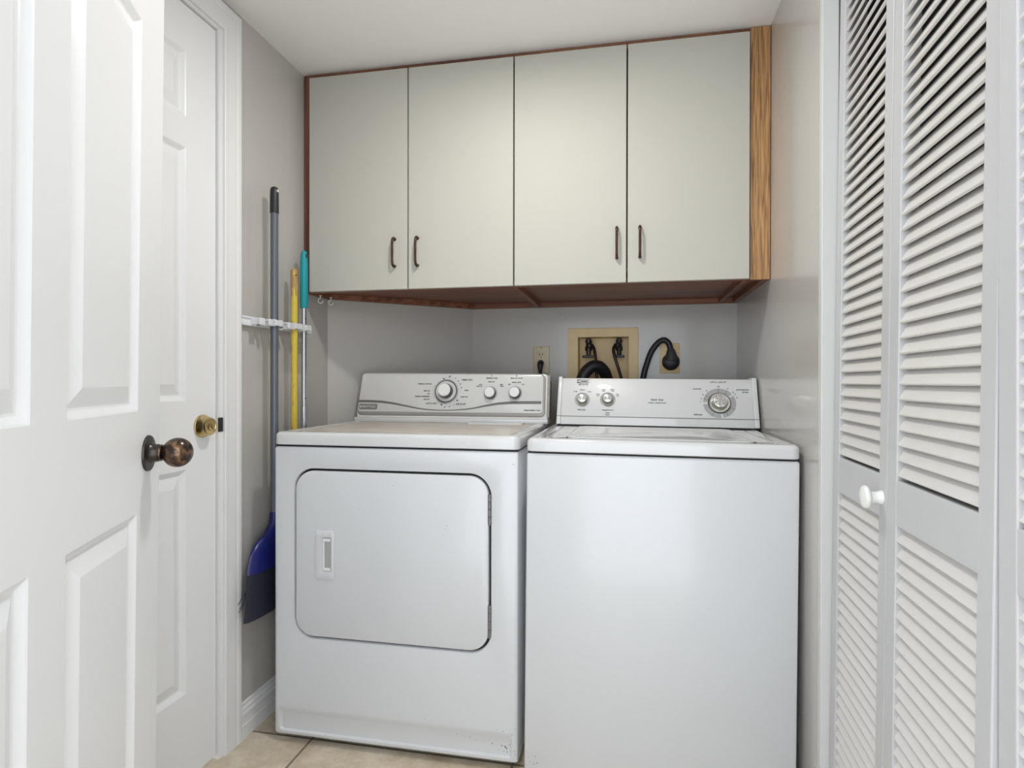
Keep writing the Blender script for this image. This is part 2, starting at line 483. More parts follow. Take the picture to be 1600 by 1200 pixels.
# near door, swung open
A2 = R(25)
dv = Vector((-math.sin(A2), math.cos(A2), 0)); nv = Vector((math.cos(A2), math.sin(A2), 0))
PF = Vector((-.893, .996, 0))
def Pnear(u, z, d):
    p = PF - dv * u + nv * (d + (z - HC) * .0105); p.z = z
    return p
W2 = .81
pan2 = []
for a, b_ in ((.113, .368), (.457, .712)):
    pan2 += [(a, b_, .245, .834), (a, b_, 1.014, 1.702), (a, b_, 1.80, 1.935)]
near = thing('door_2', tuple(PF - dv * W2), 'white six panel door swung open at left with a worn round knob', 'door', kind='structure')
link_mesh('door_panel', panel_door_mesh(W2, 2.03, pan2, .035, Pnear), M['door'], near)
kc = Pnear(.062, .935, 0)
bm = B()
lathe(bm, kc, nv, [(-.001, .033), (.002, .033), (.004, .032), (.0055, .027), (.0065, .020), (.008, .0185), (.014, .0165), (.019, .016)], 40)
rs = link_mesh('knob_rosette', bm, M['bronze'], near, 30); rs['label'] = 'dark bronze round rosette'
bm = B()
pr = [(.017, .0145), (.0205, .0145), (.0215, .0155), (.0240, .0150)]
for k in range(2, 19):
    a = PI * k / 18
    pr.append((.0245 + .0262 * (1 - math.cos(a)) - .001, .0275 * math.sin(a)))
lathe(bm, kc, nv, pr, 40)
kb = link_mesh('door_knob', bm, M['wornbrass'], near, 40); kb['label'] = 'worn antique brass ball knob'

# ------------------------------------------------------------------ louvered closet doors
AL = R(2.2)
ls = Vector((-math.sin(AL), -math.cos(AL), 0)); ln = Vector((-math.cos(AL), math.sin(AL), 0))
LP = Vector((XR + .0275, 1.4375, 0))
TL = .0105
def Lp(s, d, z):
    p = LP + ls * s + ln * d; p.x += (z - HC) * TL; p.z = z
    return p
def lbox(bm, s0, s1, d0, d1, z0, z1, bev=.002):
    vs = box(bm, s0, s1, d0, d1, z0, z1, bev, 2)
    for v in vs: v.co = Lp(v.co.x, v.co.y, v.co.z)
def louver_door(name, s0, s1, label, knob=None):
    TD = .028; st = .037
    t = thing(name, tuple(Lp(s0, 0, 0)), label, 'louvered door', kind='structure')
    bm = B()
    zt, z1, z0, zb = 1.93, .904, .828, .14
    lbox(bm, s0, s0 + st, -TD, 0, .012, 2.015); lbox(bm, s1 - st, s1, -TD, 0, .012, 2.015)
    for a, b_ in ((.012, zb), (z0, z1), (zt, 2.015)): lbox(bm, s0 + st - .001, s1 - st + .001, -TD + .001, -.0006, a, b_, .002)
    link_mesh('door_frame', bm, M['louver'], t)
    for lo_, hi in ((zb, z0), (z1, zt)):
        n = round((hi - lo_ - .006) / .0257); p = (hi - lo_ - .008) / n
        bm = B()
        for k in range(n):
            zz = lo_ + .004 + k * p
            # rounded thin slat, outer edge low
            a = R(62); L_ = .034; th = .0055
            c0 = (-.0035, zz + .0025)                         # (depth, z) of outer edge
            du = (-math.cos(a), math.sin(a)); dw = (math.sin(a), math.cos(a))
            sec = []
            for (q, w) in ((0, -.3), (0, .3), (.0012, .5), (L_ - .0012, .5), (L_, .3), (L_, -.3), (L_ - .0012, -.5), (.0012, -.5)):
                sec.append((c0[0] + du[0] * q + dw[0] * w * th, c0[1] + du[1] * q + dw[1] * w * th))
            sec = [(min(-.0008, d_), min(hi - .0003, max(lo_ + .0003, z_))) for d_, z_ in sec]
            va = [bm.verts.new(Lp(s0 + st - .0015, d_, z_)) for d_, z_ in sec]
            vb = [bm.verts.new(Lp(s1 - st + .0015, d_, z_)) for d_, z_ in sec]
            bm.faces.new(va); bm.faces.new(vb[::-1])
            for i in range(8): bm.faces.new((va[i], vb[i], vb[(i + 1) % 8], va[(i + 1) % 8]))
        link_mesh('louver_slats', bm, M['slat'], t)
    if knob:
        bm = B()
        lathe(bm, Lp(knob[0], 0, knob[1]), ln, [(-.001, .0125), (.003, .0125), (.006, .0105), (.012, .0095), (.018, .0115), (.021, .017), (.024, .0200), (.027, .0205), (.030, .0185), (.0325, .012), (.0335, 0)], 32)
        link_mesh('door_knob', bm, M['plastic_w'], t, 35)
    return t
louver_door('door_3', .0, .310, 'white louvered closet door panel with a round white knob, next to the washing machine', (.287, .864))
louver_door('door_4', .313, .640, 'white louvered closet door panel between the knobbed panel and the cropped one', None)
TL = -.003
louver_door('door_5', .643, .965, 'white louvered closet door panel cut off by the right edge of the photo', None)

# ------------------------------------------------------------------ wall cabinet
cab = thing('wall_cabinet', (-.36, YC, ZB), 'four door cream wall cabinet framed in reddish wood above the washer and dryer', 'cabinet')
FY = YC + .006
bm = B()
# carcase panels: follow the slanted corner
e = .0015
pts = [(XL + e, FY), (XR - e, FY), (XR - e, YB - e), (XD1 + .003, YB - e), (XL + e, YD1 - .002)]
prism(bm, [(x, y, ZB + .020) for x, y in pts], (0, 0, .015))             # recessed bottom panel
box(bm, XL + e, XR - e, FY, FY + .018, ZB, ZB + .05)                      # front rail
box(bm, XD1 + .01, XR - e, YB - .02, YB - e, ZB, ZB + .03)                # back rail
box(bm, XR - .020, XR - e, FY + .018, YB - .02, ZB, ZB + .03)             # right rail
sd = Vector((XD1 - XL, YB - YD1, 0)).normalized(); sn = Vector((sd.y, -sd.x, 0))
a0 = Vector((XL + e, YD1 - .002, ZB)); a1 = Vector((XD1 + .003, YB - e - .001, ZB))
prism(bm, [a0, a1, a1 + sn * .022, a0 + sn * .022], (0, 0, .03))          # rail on the slanted side
box(bm, XL + e, XL + .018, FY + .018, YD1, ZB, ZB + .03)
box(bm, -.385, -.366, FY + .018, YB - .02, ZB, ZB + .03)                  # partition
box(bm, .350, .366, FY + .018, YB - .02, ZB + .003, ZB + .03)
cc = link_mesh('cabinet_bottom', bm, M['underwood'], cab); cc['label'] = 'reddish wood underside with rails'
bm = B()
bm.free()
for x0, x1, ye in ((XL + e, XL + .02, YD1 - .01), (XR - .02, XR - e, YB - e), (-.385, -.366, YB - .01)):
    bm = B(); box(bm, x0, x1, FY + .02, ye, ZB + .035, ZC - .003)
    link_mesh('cabinet_side', bm, M['underwood'], cab)
bm = B()
box(bm, XL + e, -1.100, YC, FY, ZB, ZC - .002, .0008)
fr = link_mesh('stile', bm, M['redwood'], cab)
for xx in (-.739, -.371, -.006, .361):
    bm = B(); box(bm, xx - .020, xx + .020, FY, FY + .017, ZB + .051, ZC - .03)
    link_mesh('stile', bm, M['darkwood'], cab)
bm = B(); box(bm, -1.1005, XR - .058, YC, FY, 2.128, ZC - .002, .0008)
fr = link_mesh('top_rail', bm, M['redwood_x'], cab)
bm = B(); box(bm, XR - .0595, XR - .002, YC - .004, FY, ZB - .001, ZC - .002, .001)
fr = link_mesh('filler_strip', bm, M['oak'], cab); fr['label'] = 'lighter golden oak filler strip'
DY0, DY1 = 1.911, YC - .0008
doors = [(-1.106, -.7412, 'r'), (-.7368, -.3740, 'l'), (-.3695, -.0088, 'r'), (-.0042, .3605, 'l')]
for x0, x1, side in doors:
    bm = B(); vs = box(bm, x0, x1, DY0, DY1, 1.3835, 2.136, .0018, 2)
    d = link_mesh('cabinet_door', bm, M['cream'], cab)
    hx = x1 - .045 if side == 'r' else x0 + .033
    if x0 > -.1: hx = x0 + .038
    if -.4 < x0 < -.2: hx = x1 - .029
    bm = B()
    zc_ = 1.508
    tube(bm, [(hx, DY0 + .001, zc_ + .046), (hx, DY0 - .012, zc_ + .0475), (hx, DY0 - .021, zc_ + .040), (hx, DY0 - .0235, zc_ + .026),
              (hx, DY0 - .0235, zc_), (hx, DY0 - .0235, zc_ - .026), (hx, DY0 - .021, zc_ - .040), (hx, DY0 - .012, zc_ - .0475), (hx, DY0 + .001, zc_ - .046)],
         [.006, .0045, .0042, .0040, .0043, .0040, .0042, .0045, .006], 12, 4)
    hd = link_mesh('handle', bm, M['copper'], d, 40); hd['label'] = 'dark antique copper bow handle'

# cup hooks under the cabinet
for (x, y, lab) in ((-1.112, 2.0, 'small white cup hook under the cabinet, left of the other hook'), (-1.100, 2.055, 'small white cup hook under the cabinet, right of the other hook')):
    bm = B()
    pts = [(x, y, ZB + .002), (x, y, ZB - .008)]
    for k in range(0, 9):
        a = R(90 + 34 * k)
        pts.append((x + .0095 * math.cos(a) * .8, y + .0095 * math.cos(a) * .3, ZB - .0185 + .0095 * math.sin(a)))
    tube(bm, pts, .0019, 8, 3)
    lathe(bm, (x, y, ZB), (0, 0, -1), [(-.0015, .0055), (.001, .0055), (.002, .003)], 14)
    o = link_mesh('cup_hook', bm, M['plastic_w'], None, 40)
    tag(o, lab, 'hook', 'cup hooks under the cabinet')

# ------------------------------------------------------------------ dryer
X0, X1, Y0, Y1 = -1.031, -.294, 1.585, 2.182
dry = thing('clothes_dryer', ((X0 + X1) / 2, (Y0 + Y1) / 2, 0), 'white front loading clothes dryer with a rounded square door, left of the washing machine', 'dryer')
def cabinet_body(x0, x1, y0, y1, z0, z1, hole=None, kick=None, r=.010):
    bm = B()
    # front outline slightly rounded at its vertical edges
    def sec(z, ins=0): return [(x0 + ins, y1, z), (x0 + ins, y0 + r, z), (x0 + ins + r * .3, y0 + r * .3 + ins, z), (x0 + ins + r, y0 + ins, z), (x1 - ins - r, y0 + ins, z), (x1 - ins - r * .3, y0 + r * .3 + ins, z), (x1 - ins, y0 + r, z), (x1 - ins, y1, z)]
    zz = [(z0, .004), (z0 + .003, .001), (z0 + .006, 0), (z1 - .006, 0), (z1 - .003, .001), (z1, .004)]
    V = [[bm.verts.new(p) for p in sec(z, i)] for z, i in zz]
    for j, (a, b_) in enumerate(zip(V, V[1:])):
        for k in range(8):
            if j == 2 and k == 3: continue                 # the flat front, filled below
            bm.faces.new((a[k], a[(k + 1) % 8], b_[(k + 1) % 8], b_[k]))
    bm.faces.new(V[0]); bm.faces.new(V[-1][::-1])
    out = [V[2][3], V[2][4], V[3][4], V[3][3]]
    if not hole and not kick:
        bm.faces.new(out); return bm
    zk = kick
    if kick:
        m0 = bm.verts.new((x0 + r, y0, zk)); m1 = bm.verts.new((x1 - r, y0, zk))
    lower = [V[2][3], V[2][4], m1, m0] if kick else None
    upper = [m0, m1, V[3][4], V[3][3]] if kick else out
    if kick:
        pk = rrect(x0 + .018, x1 - .018, z0 + .012, zk - .012, .010, 4)
        l0 = [bm.verts.new((x, y0, z)) for x, z in pk]
        l1 = [bm.verts.new((x, y0 + .0060, z)) for x, z in rrect(x0 + .024, x1 - .024, z0 + .016, zk - .021, .008, 4)]
        ring_face(bm, lower, l0)
        n = len(l0)
        for k in range(n): bm.faces.new((l0[k], l0[(k + 1) % n], l1[(k + 1) % n], l1[k]))
        bm.faces.new(l1)
    hx0, hx1, hz0, hz1, hr = hole
    loops = []
    for ins, dep in ((-.004, 0), (-.0015, .0006), (0, .003), (.0, .016)):
        loops.append([bm.verts.new((x, y0 + dep, z)) for x, z in rrect(hx0 + ins, hx1 - ins, hz0 + ins, hz1 - ins, hr - ins, 10)])
    ring_face(bm, upper, loops[0])
    n = len(loops[0])
    for a, b_ in zip(loops, loops[1:]):
        for k in range(n): bm.faces.new((a[k], a[(k + 1) % n], b_[(k + 1) % n], b_[k]))
    return bm
HX0, HX1, HZ0, HZ1 = -.966, -.371, .316, .813
bm = cabinet_body(X0, X1, Y0, Y1, .024, .8755, (HX0, HX1, HZ0, HZ1, .062), .110)
link_mesh('dryer_body', bm, M['enamel'], dry, 35)
bm = B(); pts = rrect(HX0, HX1, HZ0, HZ1, .062, 10)
loops_surface(bm, [[(x, Y0 + .016, z) for x, z in pts]])
link_mesh('door_gasket', bm, M['darkgap'], dry)
bm = B()
g = .0066
loops_surface(bm, [[(x, Y0 + dep, z) for x, z in rrect(HX0 + i, HX1 - i, HZ0 + i, HZ1 - i, .062 - i, 10)] for i, dep in ((g, .015), (g, .002), (g + .0012, -.0008), (g + .004, -.002))])
dd = link_mesh('dryer_door', bm, M['enamel'], dry, 35)
# recessed pull
bm = B()
DF = Y0 - .002
fo = [(i, dep) for i, dep in ((0, 0), (.001, -.0025), (.004, -.004))]
oL = [[(x, DF + dep, z) for x, z in rrect(-.897 + i, -.838 - i, .490 + i, .634 - i, .007, 5)] for i, dep in fo]
iL = [[(x, DF + dep, z) for x, z in rrect(-.872 - i, -.846 + i, .517 - i, .613 + i, .003 + i, 5)] for i, dep in ((.004, -.004), (.001, -.003), (0, -.0006))]
V = loops_surface(bm, oL, False); W = loops_surface(bm, iL, False)
ring_face(bm, V[-1], W[0])
dp = link_mesh('door_pull', bm, M['enamel'], dd, 35)
bm = B(); box(bm, -.8725, -.8455, DF - .0012, DF - .0004, .5165, .6135)
link_mesh('pull_recess', bm, mat('pull_recess_grey', (.38, .385, .38), rough=.4), dp)
bm = B(); box(bm, -.8715, -.8665, DF - .0035, DF - .0012, .519, .611, .0008); box(bm, -.8695, -.8475, DF - .0045, DF - .001, .603, .6115, .001); box(bm, -.8695, -.8475, DF - .0045, DF - .001, .518, .5265, .001)
link_mesh('grip_lip', bm, M['plastic_w'], dp)
for za, zb_ in ((.675, .758), (.364, .452)):
    bm = B()
    n = 4; h = (zb_ - za) / n
    for k in range(n):
        lathe(bm, (-.3745, Y0 - .001, za + k * h + .0006), (0, 0, 1), [(0, .0042), (.0008, .0050), (h - .002, .0050), (h - .0012, .0042)], 14)
    lathe(bm, (-.3745, Y0 - .001, za - .003), (0, 0, 1), [(0, .0025), (.001, .0035), (.006, .003)], 12)
    box(bm, -.3735, -.369, Y0 + .0005, Y0 + .006, za, zb_)
    hg = link_mesh('door_hinge', bm, mat('dull_hinge_steel', (.20, .20, .19), rough=.4, metal=.6, var=.4, vscale=90), dry, 40); hg['label'] = 'dull steel hinge'

def top_deck(x0, x1, y0, y1, z0, z1, inset, dip, r=.014):
    """rounded slab lid with a shallow tray. returns bm"""
    bm = B()
    def lp(i, z, rr): return [(x, y, z) for x, y in rrect(x0 + i, x1 - i, y0 + i, y1 - i, max(rr, .003), 6)]
    L_ = [lp(.002, z0, .020), lp(0, z0 + .002, .022)]
    for k in range(1, 7):
        a = R(90 * k / 6); L_.append(lp(r * (1 - math.cos(a)), z1 - r + r * math.sin(a), .022 - r * (1 - math.cos(a))))
    i0 = inset
    L_ += [lp(i0, z1, .02), lp(i0 + .004, z1 - dip, .018)]
    V = loops_surface(bm, L_, True)
    bm.faces.new(V[0][::-1])
    return bm
bm = top_deck(X0 - .002, X1 + .003, Y0 - .002, Y1, .8815, .919, .030, .0025)
tp = link_mesh('top_panel', bm, M['enamel_top'], dry, 40)
bm = B(); prism(bm, [(x, y, .9166) for x, y in rrect(X0 + .034, X1 - .034, Y0 + .034, 2.12, .016, 5)], (0, 0, .0004))
sp = link_mesh('work_surface', bm, M['stained'], dry); sp['label'] = 'worn beige stained top surface'
bm = B(); box(bm, X0 + .004, X1 - .004, Y0 + .008, Y1 - .01, .874, .884)
link_mesh('seam_shadow_gap', bm, M['darkgap'], dry)
bm = B(); box(bm, X0 + .02, X1 - .02, Y0 + .03, Y1 - .02, .012, .026)  # dark block drawn for the shade beneath the dryer
link_mesh('underside_shade', bm, M['darkgap'], dry)
bm = B(); box(bm, -.560, -.365, 2.030, 2.080, .9155, .9225, .0015)
link_mesh('lint_screen_cover', bm, M['enamel_top'], dry)
for (x, y) in ((X0 + .05, Y0 + .06), (X1 - .05, Y0 + .06), (X0 + .05, Y1 - .06), (X1 - .05, Y1 - .06)):
    bm = B(); lathe(bm, (x, y, 0), (0, 0, 1), [(0, .018), (.010, .018), (.012, .007), (.026, .007)], 16)
    link_mesh('foot', bm, M['black'], dry, 40)

def frame_uv(y0, z0, deg):
    t = R(deg); V_ = Vector((0, math.sin(t), math.cos(t))); N_ = Vector((0, -math.cos(t), math.sin(t)))
    def P(u, v, w=0.): return Vector((u, y0, z0)) + V_ * v + N_ * w
    return P, N_
# dryer console
DC, DCN = frame_uv(2.10, .925, 13)
cx0, cx1 = -1.0235, -.2805
con = None
def taper(u, v): return u + (.0075 if u < -.65 else -.0015) * (v / .18)
bm = B()
def dtop(u): return .1885 - .0085 * ((u + .70) / .36) ** 2 * (1 if u > -.70 else .55)
def dout(i, v0=0.):
    pts = []
    for x, z in rrect(cx0 + i, cx1 - i, v0 + i, .187 - i, .022, 6):
        pts.append((x, z))
    return pts
def wrap(pts, w, ins=0.):
    out = []
    for x, z in pts:
        k = max(0, min(1, (z - .02) / .155))
        out.append(DC(taper(x, z), z + k * (dtop(x) - .187), w))
    return out
backp = [(x, z) for x, z in dout(.004)]
L_ = [[DC(taper(x, z), z + max(0, min(1, (z - .02) / .155)) * (dtop(x) - .187)) + Vector((0, .068 - .025 * max(0, z) / .18, 0)) for x, z in backp],
      wrap(dout(0), -.030), wrap(dout(0), -.008), wrap(dout(.002), -.003), wrap(dout(.006), -.001), wrap(dout(.012), -.0025), ]
V = loops_surface(bm, L_, True); bm.faces.new(V[0][::-1])
con = link_mesh('control_console', bm, mat('console_surround', (.66, .655, .63), rough=.25, var=.01), dry, 40)
con['label'] = 'pale tilted control console'
bm = B()
box(bm, cx0 + .002, cx1 - .001, 2.085, 2.178, .9165, .934, .004)
link_mesh('console_base', bm, M['enamel_top'], con, 40)
bm = B()
prism(bm, [DC(cx1 - .0085, v, w) for v, w in ((.016, .0004), (.016, -.050), (.150, -.036), (.168, -.014), (.170, .0004))], (.0098, 0, 0))
link_mesh('end_cap', bm, M['dirty'], con)['label'] = 'grimy taupe end cap'
bm = B()   # grey moulding groove around the face panel
L_ = [wrap(dout(.0105), -.0018), wrap(dout(.0115), .0008), wrap(dout(.0145), .001), wrap(dout(.016), -.0004)]
def dpan(i): return [(x, z) for x, z in rrect(cx0 + .006 + i, cx1 - .022 - i, .029 + i, .181 - i, .012, 6)]
L_ = [wrap([(x, z) for x, z in rrect(cx0 + .003, cx1 - .014, .016, .183, .018, 6)], -.0016), wrap([(x, z) for x, z in rrect(cx0 + .004, cx1 - .016, .018, .182, .017, 6)], .0006), wrap(dpan(-.003), .0010), wrap(dpan(0), .0004)]
loops_surface(bm, L_, True)
link_mesh('face_moulding', bm, mat('console_moulding_grey', (.33, .32, .30), rough=.25, metal=.2), con, 50)
bm = B()
loops_surface(bm, [wrap(dpan(.0005), -.001), wrap(dpan(.0005), .0016), wrap(dpan(.002), .0024)], True)
link_mesh('face_panel', bm, M['console'], con, 50)
WF = .0027
# wave line
wave = [(-1.0175, .0690), (-.965, .0690), (-.920, .0672), (-.870, .0610), (-.818, .0512), (-.775, .0435), (-.740, .0392), (-.700, .0372), (-.664, .0370), (-.628, .0383), (-.590, .0415), (-.555, .0465), (-.518, .0548), (-.470, .0635), (-.422, .0675), (-.36, .0688), (-.309, .0690)]
wd = [.0048, .0048, .0046, .004, .0032, .0026, .0021, .0018, .0016, .0018, .0022, .0028, .0036, .0045, .0052, .0054, .0054]
bm = B()
vv = [(bm.verts.new(DC(u, v + w, WF)), bm.verts.new(DC(u, v - w, WF))) for (u, v), w in zip(wave, wd)]
for a, b_ in zip(vv, vv[1:]): bm.faces.new((a[0], b_[0], b_[1], a[1]))
link_mesh('wave_stripe', bm, M['inkgrey'], con)['label'] = 'dark grey wave stripe'
bm = B(); loops_surface(bm, [[DC(x, z, w) for x, z in rrect(-1.0105 + i, -.9375 - i, .0375 + i, .0585 - i, .004, 4)] for i, w in ((0, .002), (0, .0035), (.001, .004))])
bdg = link_mesh('name_badge', bm, M['badge'], con); bdg['label'] = 'dark grey name badge with pale lettering'
bm = B(); text_into(bm, 'MAYTAG', lambda u, v: DC(-.970 + u, .0478 + v, .0045), .0130, bold=.0002, xs=.98)
lathe(bm, DC(-1.0030, .0478, .0041), DCN, [(0, .0045), (.0004, .0045)], 16)
link_mesh('badge_lettering', bm, mat('pale_badge_print', (.55, .55, .54), rough=.3), bdg)
bm = B()
def dt(s, u, v, sz, al='CENTER', sh=0, bold=.0003): text_into(bm, s, lambda a, b_: DC(u + a, v + b_, WF), sz, al, sh, bold)
dt('Dependable Care', -.342, .0405, .0085, sh=.35)
dt('AUTO DRY', -.7225, .062, .0085); dt('AIR FLUFF', -.609, .0605, .0085); dt('TIMED DRY', -.5905, .1525, .0085)
dt('WRINKLE CONTROL', -.727, .137, .0058, 'RIGHT'); dt('VERY DRY', -.731, .110, .0058, 'RIGHT'); dt('DRY', -.731, .099, .0058, 'RIGHT'); dt('ENERGY PREFERRED', -.731, .0885, .0064, 'RIGHT'); dt('LESS DRY', -.731, .078, .0058, 'RIGHT')
dt('PRESS', -.598, .1125, .0058, 'LEFT'); dt('DAMP DRY', -.612, .088, .0058, 'LEFT')
dt('OFF', -.6585, .1655, .006)
dt('TEMPERATURE', -.497, .159, .0066); dt('REGULAR', -.497, .1455, .0055); dt('LOW', -.538, .1345, .0055); dt('DELICATE', -.542, .1285, .005); dt('MED', -.459, .1345, .0055); dt('PRESS', -.457, .1285, .005)
dt('END OF CYCLE', -.403, .159, .0066); dt('SIGNAL LEVEL', -.403, .1435, .0055); dt('OFF', -.429, .136, .0055); dt('ON', -.378, .136, .0055)
for u in (-.497, -.403):                                     # little triangles
    pr_ = [DC(u - .0022, .166, WF), DC(u + .0022, .166, WF), DC(u, .174, WF)]
    bm.faces.new([bm.verts.new(p) for p in pr_])
DU, DV = -.6685, .1085
for ang in (95, 80, 64, 50, 36, 22, 8, -2, -32, -50, -68, -86, 160, 176, 192, 205):
    a = R(ang); ca, sa = math.cos(a), math.sin(a); r0, r1, w = .0515, .0550, .0006
    q = [(r0 * ca - w * sa, r0 * sa + w * ca), (r0 * ca + w * sa, r0 * sa - w * ca), (r1 * ca + w * sa, r1 * sa - w * ca), (r1 * ca - w * sa, r1 * sa + w * ca)]
    bm.faces.new([bm.verts.new(DC(DU + x, DV + z, WF)) for x, z in q])
for ang, tx in ((57, '70'), (42, '60'), (28, '50'), (14, '40'), (-58, '10'), (-74, '20'), (-92, '30')):
    dt(tx, DU + .0600 * math.cos(R(ang)), DV + .060 * math.sin(R(ang)), .0052)
for u, v in ((-.6815, .1575), (-.6235, .0745), (-.6835, .0575)):
    pts = [(u + .0036 * math.cos(R(60 * k)), v + .0030 * math.sin(R(60 * k))) for k in range(6)]
    bm.faces.new([bm.verts.new(DC(x, z, WF)) for x, z in pts])
link_mesh('printed_lettering', bm, M['ink'], con)
def knob(P, N_, u, v, prof, name, m, parent, seg=40):
    bm = B(); lathe(bm, P(u, v, 0), N_, prof, seg); return link_mesh(name, bm, m, parent, 30)
kr = knob(DC, DCN, DU, DV, [(.002, .0475), (.0036, .0475), (.0040, .0465), (.0040, .0430), (.003, .0425)], 'timer_dial', M['dialgrey'], con)
kr['label'] = 'round timer dial with grey rim'
knob(DC, DCN, DU, DV, [(.0032, .0430), (.0042, .0425), (.0042, .0)], 'dial_face', M['console'], kr)
knob(DC, DCN, DU, DV, [(.004, .0395), (.0075, .0390), (.0085, .0375), (.0085, 0)], 'dial_skirt', M['console'], kr)
bm = B()
for r0, r1 in ((.0392, .0428), ):
    a_ = [bm.verts.new(DC(DU + r1 * math.cos(2 * PI * k / 48), DV + r1 * math.sin(2 * PI * k / 48), .0046)) for k in range(48)]
    b2 = [bm.verts.new(DC(DU + r0 * math.cos(2 * PI * k / 48), DV + r0 * math.sin(2 * PI * k / 48), .0046)) for k in range(48)]
    for k in range(48): bm.faces.new((a_[k], a_[(k + 1) % 48], b2[(k + 1) % 48], b2[k]))
link_mesh('dial_groove', bm, M['ink'], kr)
kd = knob(DC, DCN, DU, DV, [(.0085, .0285), (.010, .0285), (.030, .0240), ], 'dial_knob', M['barrel'], kr)
knob(DC, DCN, DU, DV, [(.0305, .0240), (.0325, .0235), (.0342, .0210), (.0345, 0)], 'knob_cap', M['plastic_w'], kr)
for u, v in ((-.4985, .1025), (-.4060, .1035)):
    rg = knob(DC, DCN, u, v, [(.002, .0255), (.003, .0255), (.003, .0232), (.0028, .0)], 'selector_knob', M['dialgrey'], con)
    knob(DC, DCN, u, v, [(.0028, .0210), (.022, .0188)], 'knob_barrel', M['barrel'], rg)
    knob(DC, DCN, u, v, [(.022, .0188), (.0245, .0183), (.026, .0163), (.0262, 0)], 'knob_cap', M['plastic_w'], rg)
# paint chips
def chips(parent, y, pts):
    bm = B()
    for x, z, s in pts:
        n = 7; ph = random.random() * 6
        vs = [bm.verts.new((x + s * (.7 + .5 * random.random()) * math.cos(ph + 2 * PI * k / n), y, z + s * (.7 + .5 * random.random()) * math.sin(ph + 2 * PI * k / n))) for k in range(n)]
        bm.faces.new(vs)
    link_mesh('paint_chips', bm, mat('rust_chip', (.06, .045, .035), rough=.8), parent)
CH = [(-.375, .078, .0010), (-.368, .068, .0016), (-.356, .083, .0008), (-.345, .068, .0008), (-.340, .066, .0018), (-.331, .064, .0024), (-.327, .060, .0022), (-.323, .068, .0011), (-.318, .071, .0013),
      (-.335, .052, .0014), (-.326, .050, .0014), (-.350, .055, .0009), (-.390, .072, .0010), (-.412, .074, .0008), (-.432, .079, .0014), (-.447, .080, .0010), (-.455, .082, .0008), (-.468, .083, .0012),
      (-.305, .058, .0014), (-.303, .049, .0010), (-.336, .109, .0014), (-.352, .112, .0010), (-.311, .103, .0010), (-.302, .120, .0012), (-.56, .118, .0008), (-.54, .117, .0007)]
chips(dry, Y0 - .0005, [(x, z, s) for x, z, s in CH if z > .104 or x > -.314] + [(-.309, .842, .0014), (-.305, .840, .001)])
chips(dry, Y0 + .0055, [(x, z, s) for x, z, s in CH if z < .090 and x < -.317])
chips(dd, Y0 - .0023, [(-.655, .772, .0014), (-.497, .665, .0013), (-.502, .655, .001), (-.508, .640, .001), (-.51, .611, .0008), (-.76, .70, .0008)])

# ------------------------------------------------------------------ washing machine
WX0, WX1, WY0, WY1 = -.2755, .4080, 1.557, 2.215
was = thing('washing_machine', ((WX0 + WX1) / 2, (WY0 + WY1) / 2, 0), 'white top loading washing machine with a plain front, right of the dryer', 'washing machine')
bm = cabinet_body(WX0 + .001, WX1 - .001, WY0, WY1, .022, .8745)
link_mesh('washer_body', bm, M['enamel'], was, 35)
bm = top_deck(WX0, WX1, WY0 - .002, WY1, .8800, .9150, .022, .0022)
link_mesh('top_deck', bm, M['enamel_top'], was, 40)
bm = B(); box(bm, WX0 + .005, WX1 - .005, WY0 + .008, WY1 - .01, .872, .882)
link_mesh('seam_shadow_gap', bm, M['darkgap'], was)
bm = B(); box(bm, WX0 + .02, WX1 - .02, WY0 + .03, WY1 - .02, .010, .024)  # dark block in place of the shade under the washer
link_mesh('underside_shade', bm, M['darkgap'], was)
for xx in (WX0 + .050, WX1 - .050):
    bm = B(); box(bm, xx - .004, xx + .004, WY0 + .045, 2.00, .9126, .9148, .001)
    link_mesh('deck_ridge', bm, M['enamel_top'], was)
bm = B()
pl = rrect(-.176, .316, 1.592, 2.022, .030, 6)
loops_surface(bm, [[(x, y, .9129) for x, y in pl]])
link_mesh('lid_gap', bm, M['darkgap'], was)
bm = B()
L_ = [[(x, y, z) for x, y in rrect(-.172 + i, .312 - i, 1.596 + i, 2.018 - i, .028, 6)] for i, z in ((0, .9126), (0, .9160), (.0015, .9172), (.003, .9175), (.020, .9172), (.024, .9160))]
V = loops_surface(bm, L_, True)
link_mesh('lid', bm, M['enamel_top'], was, 50)
for (x, y) in ((WX0 + .05, WY0 + .06), (WX1 - .05, WY0 + .06), (WX0 + .05, WY1 - .06), (WX1 - .05, WY1 - .06)):
    bm = B(); lathe(bm, (x, y, .0015), (0, 0, 1), [(0, .018), (.010, .018), (.012, .007), (.024, .007)], 16)
    link_mesh('foot', bm, M['black'], was, 40)
CONT = 23.2
WC, WCN = frame_uv(2.03, .917, CONT)
tt = math.tan(R(CONT))
wx0, wx1 = -.2525, .4105
def wcon(bm, x0, x1, v0, v1, w, back=.10):
    """block whose front follows the console slope"""
    a = [WC(x0, v0, w), WC(x1, v0, w), WC(x1, v1, w), WC(x0, v1, w)]
    b_ = [Vector((p.x, max(p.y, 2.03) + back - (.05 if k in (2, 3) else 0), p.z)) for k, p in enumerate(a)]
    va = [bm.verts.new(p) for p in a]; vb = [bm.verts.new(p) for p in b_]
    bm.faces.new(va); bm.faces.new(vb[::-1])
    fs = []
    for k in range(4): fs.append(bm.faces.new((va[k], vb[k], vb[(k + 1) % 4], va[(k + 1) % 4])))
    es = list({e for v in va for e in v.link_edges})
    bmesh.ops.bevel(bm, geom=es, offset=.0025, segments=3, affect='EDGES', profile=.5)
